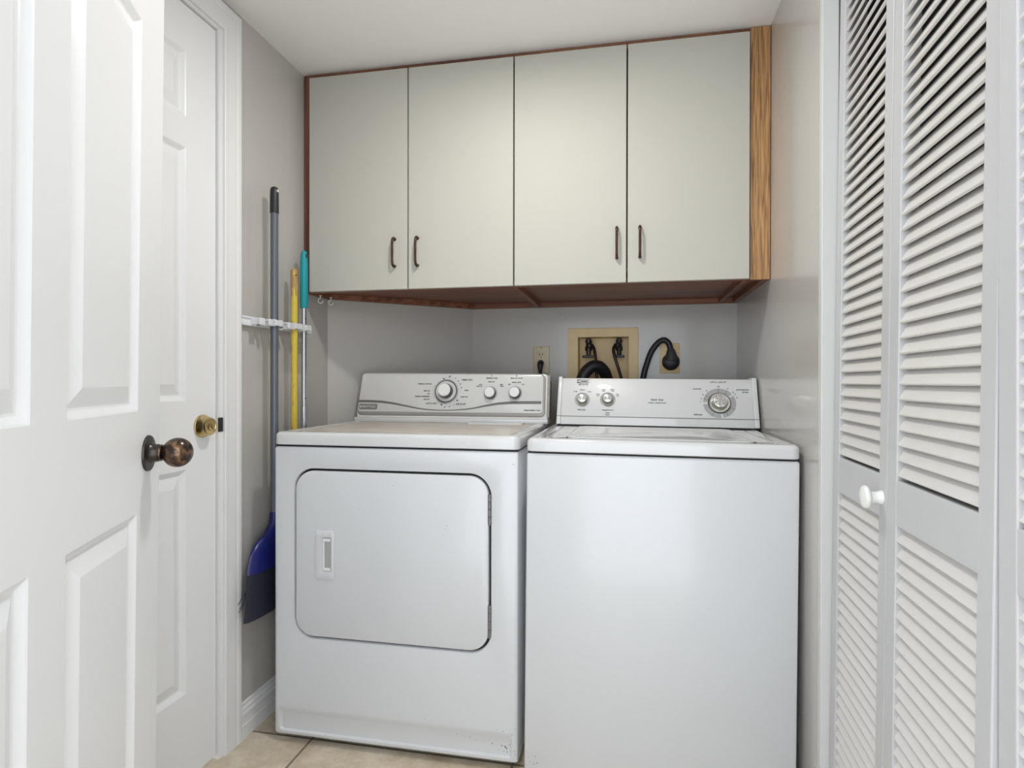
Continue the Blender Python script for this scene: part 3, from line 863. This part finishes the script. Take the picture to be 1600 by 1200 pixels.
bm = B(); wcon(bm, wx0 + .014, wx1 - .016, .003, .176, 0)
wcn = link_mesh('control_console', bm, M['console_w'], was, 40); wcn['label'] = 'white tilted control console'
for x0, x1 in ((wx0, wx0 + .0145), (wx1 - .0165, wx1)):
    bm = B(); wcon(bm, x0, x1, .003, .181, .0015)
    link_mesh('end_cap', bm, M['console_w'], wcn, 40)
bm = B(); a = [WC(wx0 + .001, .0318, .0004), WC(wx1 - .001, .0318, .0004), WC(wx1 - .001, .0345, .0004), WC(wx0 + .001, .0345, .0004)]
bm.faces.new([bm.verts.new(p) for p in a])
a = [WC(wx0 + .0, .0322, .0018), WC(wx0 + .0145, .0322, .0018), WC(wx0 + .0145, .0342, .0018), WC(wx0 + .0, .0342, .0018)]
bm.faces.new([bm.verts.new(p) for p in a])
a = [WC(wx1 - .0165, .0322, .0018), WC(wx1, .0322, .0018), WC(wx1, .0342, .0018), WC(wx1 - .0165, .0342, .0018)]
bm.faces.new([bm.verts.new(p) for p in a])
link_mesh('console_groove', bm, M['inkgrey'], wcn)
bm = B(); box(bm, wx0 + .004, wx1 - .004, 2.036, 2.12, .9118, .922, .001)
link_mesh('console_foot', bm, M['darkgap'], wcn)
WW = .0005
bm = B()
def wt(s, u, v, sz, al='CENTER', sh=0, bold=.0002, xs=1.): text_into(bm, s, lambda a, b_: WC(u + a, v + b_, WW), sz, al, sh, bold, xs)
wt('heavy duty', .0865, .0985, .0120, sh=.15, xs=.82)
wt('2 SPEED  COMBINATIONS', .0865, .0865, .0050, xs=1.05)
wt('load size', -.168, .0575, .0078, sh=.1); wt('temperature', -.0785, .0580, .0078, sh=.1); wt('Wash', -.0785, .0475, .0060); wt('Rinse', -.0785, .0405, .0060)
wt('Small', -.1905, .1250, .0058); wt('Medium', -.1665, .1318, .0055); wt('Large', -.1420, .1250, .0058)
wt('Cold', -.1130, .1165, .0055); wt('Cold', -.1130, .1105, .005); wt('Cool', -.0940, .1335, .0055); wt('Cold', -.0940, .1280, .005)
wt('Warm', -.0630, .1335, .0055); wt('Cold', -.0630, .1280, .005); wt('Hot', -.0460, .1165, .0055); wt('Cold', -.0460, .1105, .005)
wt('pull on - push off', .2870, .1655, .0072, sh=.1)
wt('normal', .2180, .1400, .0090, sh=.1); wt('permanent', .3640, .1385, .0090, sh=.1); wt('press', .3720, .1300, .0090, sh=.1); wt('delicate', .2180, .0475, .0090, sh=.1)
WU, WV = .2885, .0895
for ang, tx in ((150, '15'), (132, '18'), (165, '12'), (91, 'Off'), (62, '12'), (42, '10'), (33, '14'), (20, '10'), (176, '6')):
    wt(tx, WU + .0600 * math.cos(R(ang)), WV + .0590 * math.sin(R(ang)), .0058)
# emblem: swoosh over the name
EU, EV = -.165, .1605
wt('ESTATE', EU, EV - .0085, .0100, bold=.0003, xs=.98)
sw = [(-.0225, .0100), (.0225, .0100), (.0225, .0075), (.006, .0072), (-.0065, .0045), (-.0225, -.0005)]
lo2 = [(-.0225, -.0030), (-.0115, .0008), (.004, -.0022), (.0225, -.0018), (.0225, .0005), (.008, .0), (-.004, .0032), (.010, .0058), (.0225, .0045), (.0225, .0062), (.007, .0064), (-.0095, .0032), (-.0225, -.0012)]
tri = [(-.0225, .0100), (-.0225, .0045), (-.008, .0085), (.0, .0092), (.0225, .0085), (.0225, .0100)]
bm.faces.new([bm.verts.new(WC(EU + x, EV + z, WW)) for x, z in tri])
sw2 = [(-.0225, -.0035), (-.0225, .0022), (-.0105, .0030), (.0225, -.0008), (.0225, .0012), (.006, .0028), (-.002, .0042), (.008, .0064), (.0225, .0062), (.0225, .0052), (.010, .0050), (.004, .0042), (.012, .0030), (.0225, .0025), (.0225, -.0020), (-.010, .0008)]
el = [(.0145 * math.cos(R(a)) + .004, .0022 * math.sin(R(a)) + .0040) for a in range(0, 360, 15)]
bm.faces.new([bm.verts.new(WC(EU + x, EV + z, WW)) for x, z in el])
tri2 = [(-.0225, -.0035), (-.0225, .0022), (-.010, .0010), (.0225, -.0008), (.0225, -.0022), (-.008, -.0010)]
bm.faces.new([bm.verts.new(WC(EU + x, EV + z, WW)) for x, z in tri2])
link_mesh('printed_lettering', bm, M['ink'], wcn)
for u, v in ((-.1665, .0950), (-.0790, .0965)):
    rg = knob(WC, WCN, u, v, [(.0, .0265), (.0012, .0262), (.0012, .0235), (.0006, .0225), (.0006, 0)], 'selector_knob', M['dialgrey'], wcn)
    knob(WC, WCN, u, v, [(.0006, .0190), (.002, .0190), (.003, .0175), (.017, .0160)], 'knob_barrel', M['brushed'], rg)
    knob(WC, WCN, u, v, [(.017, .0160), (.0195, .0150), (.020, .0138), (.020, 0)], 'knob_cap', M['chrome'], rg)
    bm = B()
    for q in (-1, 1):
        pts = [(u + q * .0065 + .0035 * math.cos(R(a)), v + .0065 * math.sin(R(a))) for a in range(0, 360, 20)]
        bm.faces.new([bm.verts.new(WC(x, z, .0203)) for x, z in pts])
    link_mesh('knob_marks', bm, M['dialgrey'], rg)
# timer dial: segmented grey ring
bm = B()
def ringseg(a0, a1, r0, r1, w, n=24):
    vs = [(bm.verts.new(WC(WU + r0 * math.cos(R(a0 + (a1 - a0) * k / n)), WV + r0 * math.sin(R(a0 + (a1 - a0) * k / n)), w)), bm.verts.new(WC(WU + r1 * math.cos(R(a0 + (a1 - a0) * k / n)), WV + r1 * math.sin(R(a0 + (a1 - a0) * k / n)), w))) for k in range(n + 1)]
    for a, b_ in zip(vs, vs[1:]): bm.faces.new((a[0], a[1], b_[1], b_[0]))
ringseg(39, 176, .0365, .0525, .0007); ringseg(186, 274, .0365, .0525, .0007); ringseg(282, 391, .0365, .0525, .0007)
td = link_mesh('timer_dial', bm, M['dialgrey'], wcn); td['label'] = 'grey segmented timer ring'
bm = B()
ringseg(0, 360, .0345, .0372, .0009, 48)
for ang in (92, 335, 150, 163, 240, 300, 60): ringseg(ang - .6, ang + .6, .037, .052, .0009, 1)
link_mesh('ring_lines', bm, M['ink'], td)
knob(WC, WCN, WU, WV, [(.0005, .0345), (.004, .0340), (.0055, .0325), (.0055, 0)], 'dial_skirt', M['chrome'], td)
knob(WC, WCN, WU, WV, [(.0055, .0255), (.008, .0265), (.020, .0240), (.022, .0225)], 'dial_knob', M['brushed'], td)
knob(WC, WCN, WU, WV, [(.022, .0225), (.0235, .0215), (.0238, .0205), (.0238, 0)], 'knob_cap', M['chrome'], td)
bm = B()
for k in range(6):
    a0 = 60 * k + 8
    vs = [(WU, WV)] + [(WU + .0195 * math.cos(R(a0 + q * 8)), WV + .0195 * math.sin(R(a0 + q * 8))) for q in range(4)]
    bm.faces.new([bm.verts.new(WC(x, z, .0241)) for x, z in vs])
link_mesh('knob_facets', bm, M['dialgrey'], td)
chips(was, WY0 - .0004, [(-.258, .052, .0011), (-.262, .061, .0008), (-.262, .066, .0008), (-.247, .047, .0014), (-.238, .050, .0014), (-.243, .067, .0012)])
# the machine leans a little to its right
was.rotation_euler = (0, R(.45), 0)

# ------------------------------------------------------------------ wall fittings behind the machines
def duplex(name, cx, cz, label):
    t = thing(name, (cx, YB, cz), label, 'outlet')
    bm = B(); box(bm, cx - .035, cx + .035, YB - .006, YB - .0003, cz - .0575, cz + .0575, .003, 3)
    link_mesh('cover_plate', bm, M['ivory'], t, 40)
    return t
du = duplex('wall_outlet', -.3655, 1.1615, 'ivory duplex wall outlet behind the dryer with a black plug in its lower socket')
bm = B(); box(bm, -.3655 - .0165, -.3655 + .0165, YB - .0085, YB - .005, 1.1615 - .034, 1.1615 + .034, .002)
sk = link_mesh('receptacle', bm, M['ivory'], du, 40)
bm = B()
for dx, h in ((-.0065, .009), (.0065, .0075)): box(bm, -.3655 + dx - .0014, -.3655 + dx + .0014, YB - .0095, YB - .0082, 1.1845 - h / 2, 1.1845 + h / 2)
lathe(bm, (-.3655, YB - .0082, 1.1735), (0, -1, 0), [(0, .0024), (.0012, .0024)], 12)
lathe(bm, (-.3655, YB - .006, 1.2125), (0, -1, 0), [(0, .0025), (.001, .002)], 10)
link_mesh('socket_slots', bm, M['darkgap'], sk)
bm = B()
tube(bm, [(-.3655, YB - .0085, 1.148), (-.3655, YB - .022, 1.147), (-.3655, YB - .034, 1.138), (-.3655, YB - .036, 1.120), (-.3655, YB - .036, 1.09), (-.368, YB - .05, .98), (-.372, YB - .07, .80)],
     [.0125, .0135, .0125, .0095, .0055, .004, .004], 14, 4)
tag(link_mesh('power_plug', bm, M['black'], None, 40), 'small black plug and cord in the outlet behind the dryer', 'plug')

ru = thing('appliance_outlet', (.1645, YB, 1.165), 'almond wall plate with a large round black plug, right of the laundry box', 'outlet')
bm = B(); box(bm, .1645 - .0395, .1645 + .0395, YB - .006, YB - .0003, 1.165 - .0615, 1.165 + .0615, .002, 2)
link_mesh('cover_plate', bm, M['beige'], ru, 40)
bm = B()
lathe(bm, (.168, YB - .006, 1.150), (0, -1, 0), [(0, .035), (.010, .035), (.020, .032), (.026, .022), (.027, 0)], 28)
pc = thing('appliance_plug', (.168, YB - .02, 1.150), 'heavy black plug with a thick cord looping down behind the washing machine', 'plug')
link_mesh('plug_body', bm, M['black'], pc, 40)
bm = B()
tube(bm, [(.168, YB - .022, 1.155), (.169, YB - .022, 1.178), (.166, YB - .022, 1.200)], [.026, .022, .014], 16, 4)
link_mesh('plug_neck', bm, mat('dark_grey_rubber', (.05, .05, .052), rough=.55), pc, 40)
bm = B()
tube(bm, [(.166, YB - .022, 1.196), (.160, YB - .024, 1.222), (.140, YB - .026, 1.238), (.115, YB - .028, 1.225), (.090, YB - .030, 1.190), (.072, YB - .032, 1.140), (.058, YB - .035, 1.085), (.045, YB - .04, .98), (.035, YB - .05, .80)], .0118, 14, 5)
link_mesh('cord', bm, M['black'], pc, 40)

# laundry box
lb = thing('laundry_box', ((LBX0 + LBX1) / 2, YB, LBZ0), 'recessed almond washer supply box in the back wall with valves and hoses', 'supply box')
bm = B()
ox0, ox1, oz0, oz1 = -.2535, .0385, .998, 1.2935
o_ = [[(x, YB + d, z) for x, z in ((ox0 + i, oz0 + i), (ox1 - i, oz0 + i), (ox1 - i, oz1 - i), (ox0 + i, oz1 - i))] for i, d in ((0, -.0005), (.0015, -.006))]
i_ = [[(x, YB + d, z) for x, z in ((LBX0 + i, LBZ0 + i), (LBX1 - i, LBZ0 + i), (LBX1 - i, LBZ1 - i), (LBX0 + i, LBZ1 - i))] for i, d in ((.001, -.006), (.003, -.004), (.003, .085))]
V = loops_surface(bm, o_, False); W = loops_surface(bm, i_, True)
for k in range(4): bm.faces.new((V[-1][k], V[-1][(k + 1) % 4], W[0][(k + 1) % 4], W[0][k]))
link_mesh('box_shell', bm, M['beige'], lb)
for vx in (-.168, -.040):
    bm = B()
    yv = YB + .035
    lathe(bm, (vx, yv, 1.257), (0, 0, -1), [(0, .010), (.012, .010), (.013, .014), (.022, .014), (.023, .0105), (.036, .0115), (.044, .015), (.056, .015), (.058, .010), (.075, .009)], 18)
    lathe(bm, (vx, yv, 1.222), (.55 if vx < -.1 else -.55, -1, -.15), [(0, .008), (.012, .009), (.014, .0125), (.026, .0125), (.028, .009)], 16)
    hv = link_mesh('valve', bm, M['bronze'] if vx < -.1 else M['black'], lb, 35); hv['label'] = 'dark metal supply valve'
    bm = B(); box(bm, vx - .026, vx + .022, yv - .006, yv + .004, 1.170, 1.181, .002)
    lathe(bm, (vx, yv, 1.190), (0, 0, -1), [(0, .006), (.012, .006)], 12)
    link_mesh('valve_handle', bm, M['black'], hv)
def hose(pts, r, m, name, label):
    bm = B(); tube(bm, pts, r, 12, 5); return tag(link_mesh(name, bm, m, None, 40), label, 'hose', 'supply hoses in the laundry box' if name == 'supply_hose' else None)
hose([(-.156, YB + .018, 1.222), (-.146, YB + .004, 1.215), (-.139, YB - .006, 1.190), (-.134, YB - .014, 1.150), (-.131, YB - .022, 1.09), (-.128, YB - .04, .95), (-.125, YB - .08, .80)], .0062, M['bronze'], 'supply_hose', 'thin dark supply hose from the left valve of the laundry box')
hose([(-.052, YB + .014, 1.222), (-.060, YB - .002, 1.214), (-.062, YB - .010, 1.195), (-.052, YB - .018, 1.155), (-.038, YB - .026, 1.11), (-.024, YB - .04, 1.06), (.01, YB - .07, .92), (.03, YB - .09, .80)], .0064, M['bronze'], 'supply_hose', 'thin dark supply hose slanting from the right valve of the laundry box')
bm = B(); tube(bm, [(-.205, YB - .10, .85), (-.200, YB - .085, 1.00), (-.184, YB - .075, 1.085), (-.155, YB - .068, 1.125), (-.124, YB - .058, 1.132), (-.100, YB - .038, 1.112), (-.090, YB - .008, 1.085), (-.088, YB + .02, 1.072)], .0245, 18, 6)
tag(link_mesh('drain_hose', bm, M['black'], None, 40), 'thick black drain hose arching into the laundry box', 'hose')

# ------------------------------------------------------------------ pole rack and cleaning poles
rk = thing('broom_rack', (XL, 1.72, 1.236), 'white plastic broom holder strip on the left wall', 'rack')
bm = B()
def rackz(y): return 1.250
box(bm, XL + .0005, XL + .012, 1.567, 1.905, 1.236, 1.264, .003, 2)
box(bm, XL + .012, XL + .016, 1.567, 1.900, 1.258, 1.264, .001); box(bm, XL + .012, XL + .016, 1.567, 1.900, 1.236, 1.242, .001)
link_mesh('rail', bm, M['rack'], rk, 40)
bm = B(); lathe(bm, (XL + .0005, 1.912, 1.250), (1, 0, 0), [(0, .0165), (.030, .0165), (.033, .0145)], 24)
link_mesh('end_cap', bm, M['rack'], rk, 40)
PX = XL + .047
for y, w in ((1.679, .026), (1.791, .026), (1.851, .022)):
    bm = B()
    # two jaws and a bridge around each pole
    for s in (-1, 1):
        ya = y + s * (w / 2 + .001); yb = y + s * (w / 2 + .007)
        box(bm, XL + .012, PX + .016, min(ya, yb), max(ya, yb), 1.239, 1.261, .0015)
    box(bm, PX + .0135, PX + .0185, y - w / 2 - .007, y + w / 2 + .007, 1.241, 1.259, .0015)
    link_mesh('clip', bm, M['rack'], rk)
for y in (1.640, 1.742):
    bm = B()
    box(bm, XL + .012, XL + .020, y - .011, y + .011, 1.238, 1.262, .0015)
    box(bm, XL + .018, XL + .060, y - .008, y + .008, 1.252, 1.259, .002)
    box(bm, XL + .056, XL + .062, y - .008, y + .008, 1.240, 1.259, .002)
    link_mesh('hook', bm, M['rack'], rk)
    bm = B(); lathe(bm, (XL + .027, y - .004, 1.2405), (0, 0, 1), [(0, .0105), (.0112, .0105)], 16)  # dark cylinder stands in for a shaded recess in the rack
    link_mesh('recess_shade', bm, mat('dark_grey_recess', (.07, .075, .09), rough=.5), rk, 40)
bm = B()
box(bm, XL + .012, XL + .050, 1.607, 1.617, 1.240, 1.258, .002); box(bm, XL + .0465, XL + .0515, 1.600, 1.626, 1.238, 1.260, .002)
link_mesh('hook', bm, M['rack'], rk)

br = thing('broom', (PX, 1.679, .36), 'broom with a tall grey handle and a blue and navy head hanging beside the dryer', 'broom')
bm = B(); tube(bm, [(PX, 1.679, .56), (PX, 1.679, 1.598)], .0118, 18)
link_mesh('handle', bm, M['steelgrey'], br, 40)
bm = B()
lathe(bm, (PX, 1.679, 1.594), (0, 0, 1), [(0, .0132), (.004, .0136), (.050, .0132), (.072, .0128), (.079, .0110), (.083, .006), (.084, 0)], 20)
gp = link_mesh('grip_cap', bm, M['black'], br, 40); gp['label'] = 'dark grey end cap with a hanging hole'
bm = B(); lathe(bm, (PX + .0115, 1.677, 1.663), (1, -.35, 0), [(0, .0042), (.0025, .0042)], 14)
link_mesh('hanging_hole', bm, mat('hole_showing_wall', (.55, .53, .50), rough=.5), gp)
bm = B()
# flared plastic shoulder: loft of ellipses, wide along Y
def ell(z, hy, hx, dy=0, n=24): return [(PX + hx * math.cos(2 * PI * k / n), 1.679 + dy + hy * math.sin(2 * PI * k / n), z) for k in range(n)]
V = loops_surface(bm, [ell(.660, .013, .013), ell(.625, .017, .016), ell(.600, .040, .018, -.008), ell(.580, .080, .020, -.018), ell(.552, .098, .021, -.024), ell(.520, .106, .022, -.026), ell(.500, .108, .022, -.026)])
bm.faces.new(V[0][::-1])
link_mesh('broom_head', bm, M['blue'], br, 40)
bm = B()
V = loops_surface(bm, [ell(.505, .105, .019, -.026, 48), ell(.46, .109, .019, -.028, 48), ell(.41, .113, .020, -.030, 48), ell(.365, .117, .021, -.032, 48)])
for k in range(60):                                        # loose bristle tips
    a = random.uniform(-.125, .085); x = random.uniform(-.018, .018)
    p = Vector((PX + x, 1.667 + a, .372)); q = p + Vector((random.uniform(-.004, .004), random.uniform(-.004, .004) + a * .05, -random.uniform(.001, .007)))
    tube(bm, [p, q], .0011, 4)
for q in ((-.175, .435, -.04), (-.168, .420, -.03), (-.172, .412, -.035)):
    tube(bm, [(PX, 1.667 - .130, .455), (PX + .004, 1.667 + q[0] + .025, q[1] + .012), (PX + .008, 1.667 + q[0], q[1])], .0013, 4, 3)
link_mesh('bristles', bm, M['bristle'], br, 40)

yl = thing('mop_handle', (PX, 1.791, 0), 'chipped yellow wooden pole clipped to the rack, behind the dryer', 'pole')
bm = B()
lathe(bm, (PX, 1.791, .001), (0, 0, 1), [(0, .011), (1.40, .0112), (1.432, .0112), (1.438, .0100), (1.4405, .006), (1.441, 0)], 20)
link_mesh('shaft', bm, M['yellow'], yl, 40)
bm = B(); lathe(bm, (PX + .0098, 1.7845, 1.4195), (1, -.7, 0), [(-.001, .0022), (.0022, .0022)], 12)
link_mesh('hanging_hole', bm, M['darkgap'], yl)

tl = thing('duster_pole', (PX, 1.851, 0), 'slim metal pole with a teal grip clipped nearest the cabinet', 'pole')
bm = B()
lathe(bm, (PX, 1.851, .001), (0, 0, 1), [(0, .0105), (.985, .0105), (.986, .0088), (1.33, .0088)], 18)
link_mesh('shaft', bm, M['galv'], tl, 40)
bm = B()
lathe(bm, (PX, 1.851, 1.318), (0, 0, 1), [(0, .0110), (.003, .0130), (.14, .0132), (.175, .0118), (.190, .0100), (.196, .006), (.197, 0)], 20)
gt = link_mesh('grip', bm, M['teal'], tl, 40); gt['label'] = 'teal rubber grip'
bm = B(); tube(bm, [(PX + .0100, 1.848, 1.490), (PX + .0100, 1.848, 1.502)], .0035, 10)
link_mesh('hanging_hole', bm, mat('dark_teal_hole', (.0, .05, .06), rough=.6), gt)
bm = B()
for z in (1.282, .990 + .02): lathe(bm, (PX + .0078, 1.848, z), (1, -.35, 0), [(0, .002), (.002, .002)], 10)
link_mesh('button_holes', bm, M['darkgap'], tl)

# ------------------------------------------------------------------ ceiling light
cl = thing('ceiling_light', (LAMP.x, LAMP.y, ZC), 'small round ceiling light, mirrored on the washing machine console', 'ceiling light')
bm = B(); lathe(bm, (LAMP.x, LAMP.y, ZC), (0, 0, -1), [(0.0005, .078), (.010, .078), (.030, .063), (.034, .059), (.030, .0570), (.012, .0570)], 48)
link_mesh('light_housing', bm, M['trim'], cl, 30)
bm = B(); lathe(bm, (LAMP.x, LAMP.y, ZC - .012), (0, 0, -1), [(0, .0560), (.018, .0560), (.0185, 0)], 48)
link_mesh('lens', bm, M['lens'], cl, 30)
C.objects.link(lo); lo.parent = cl; lo.location = LAMP - Vector(cl['_base'])

for o in C.objects:
    if '_base' in o: del o['_base']
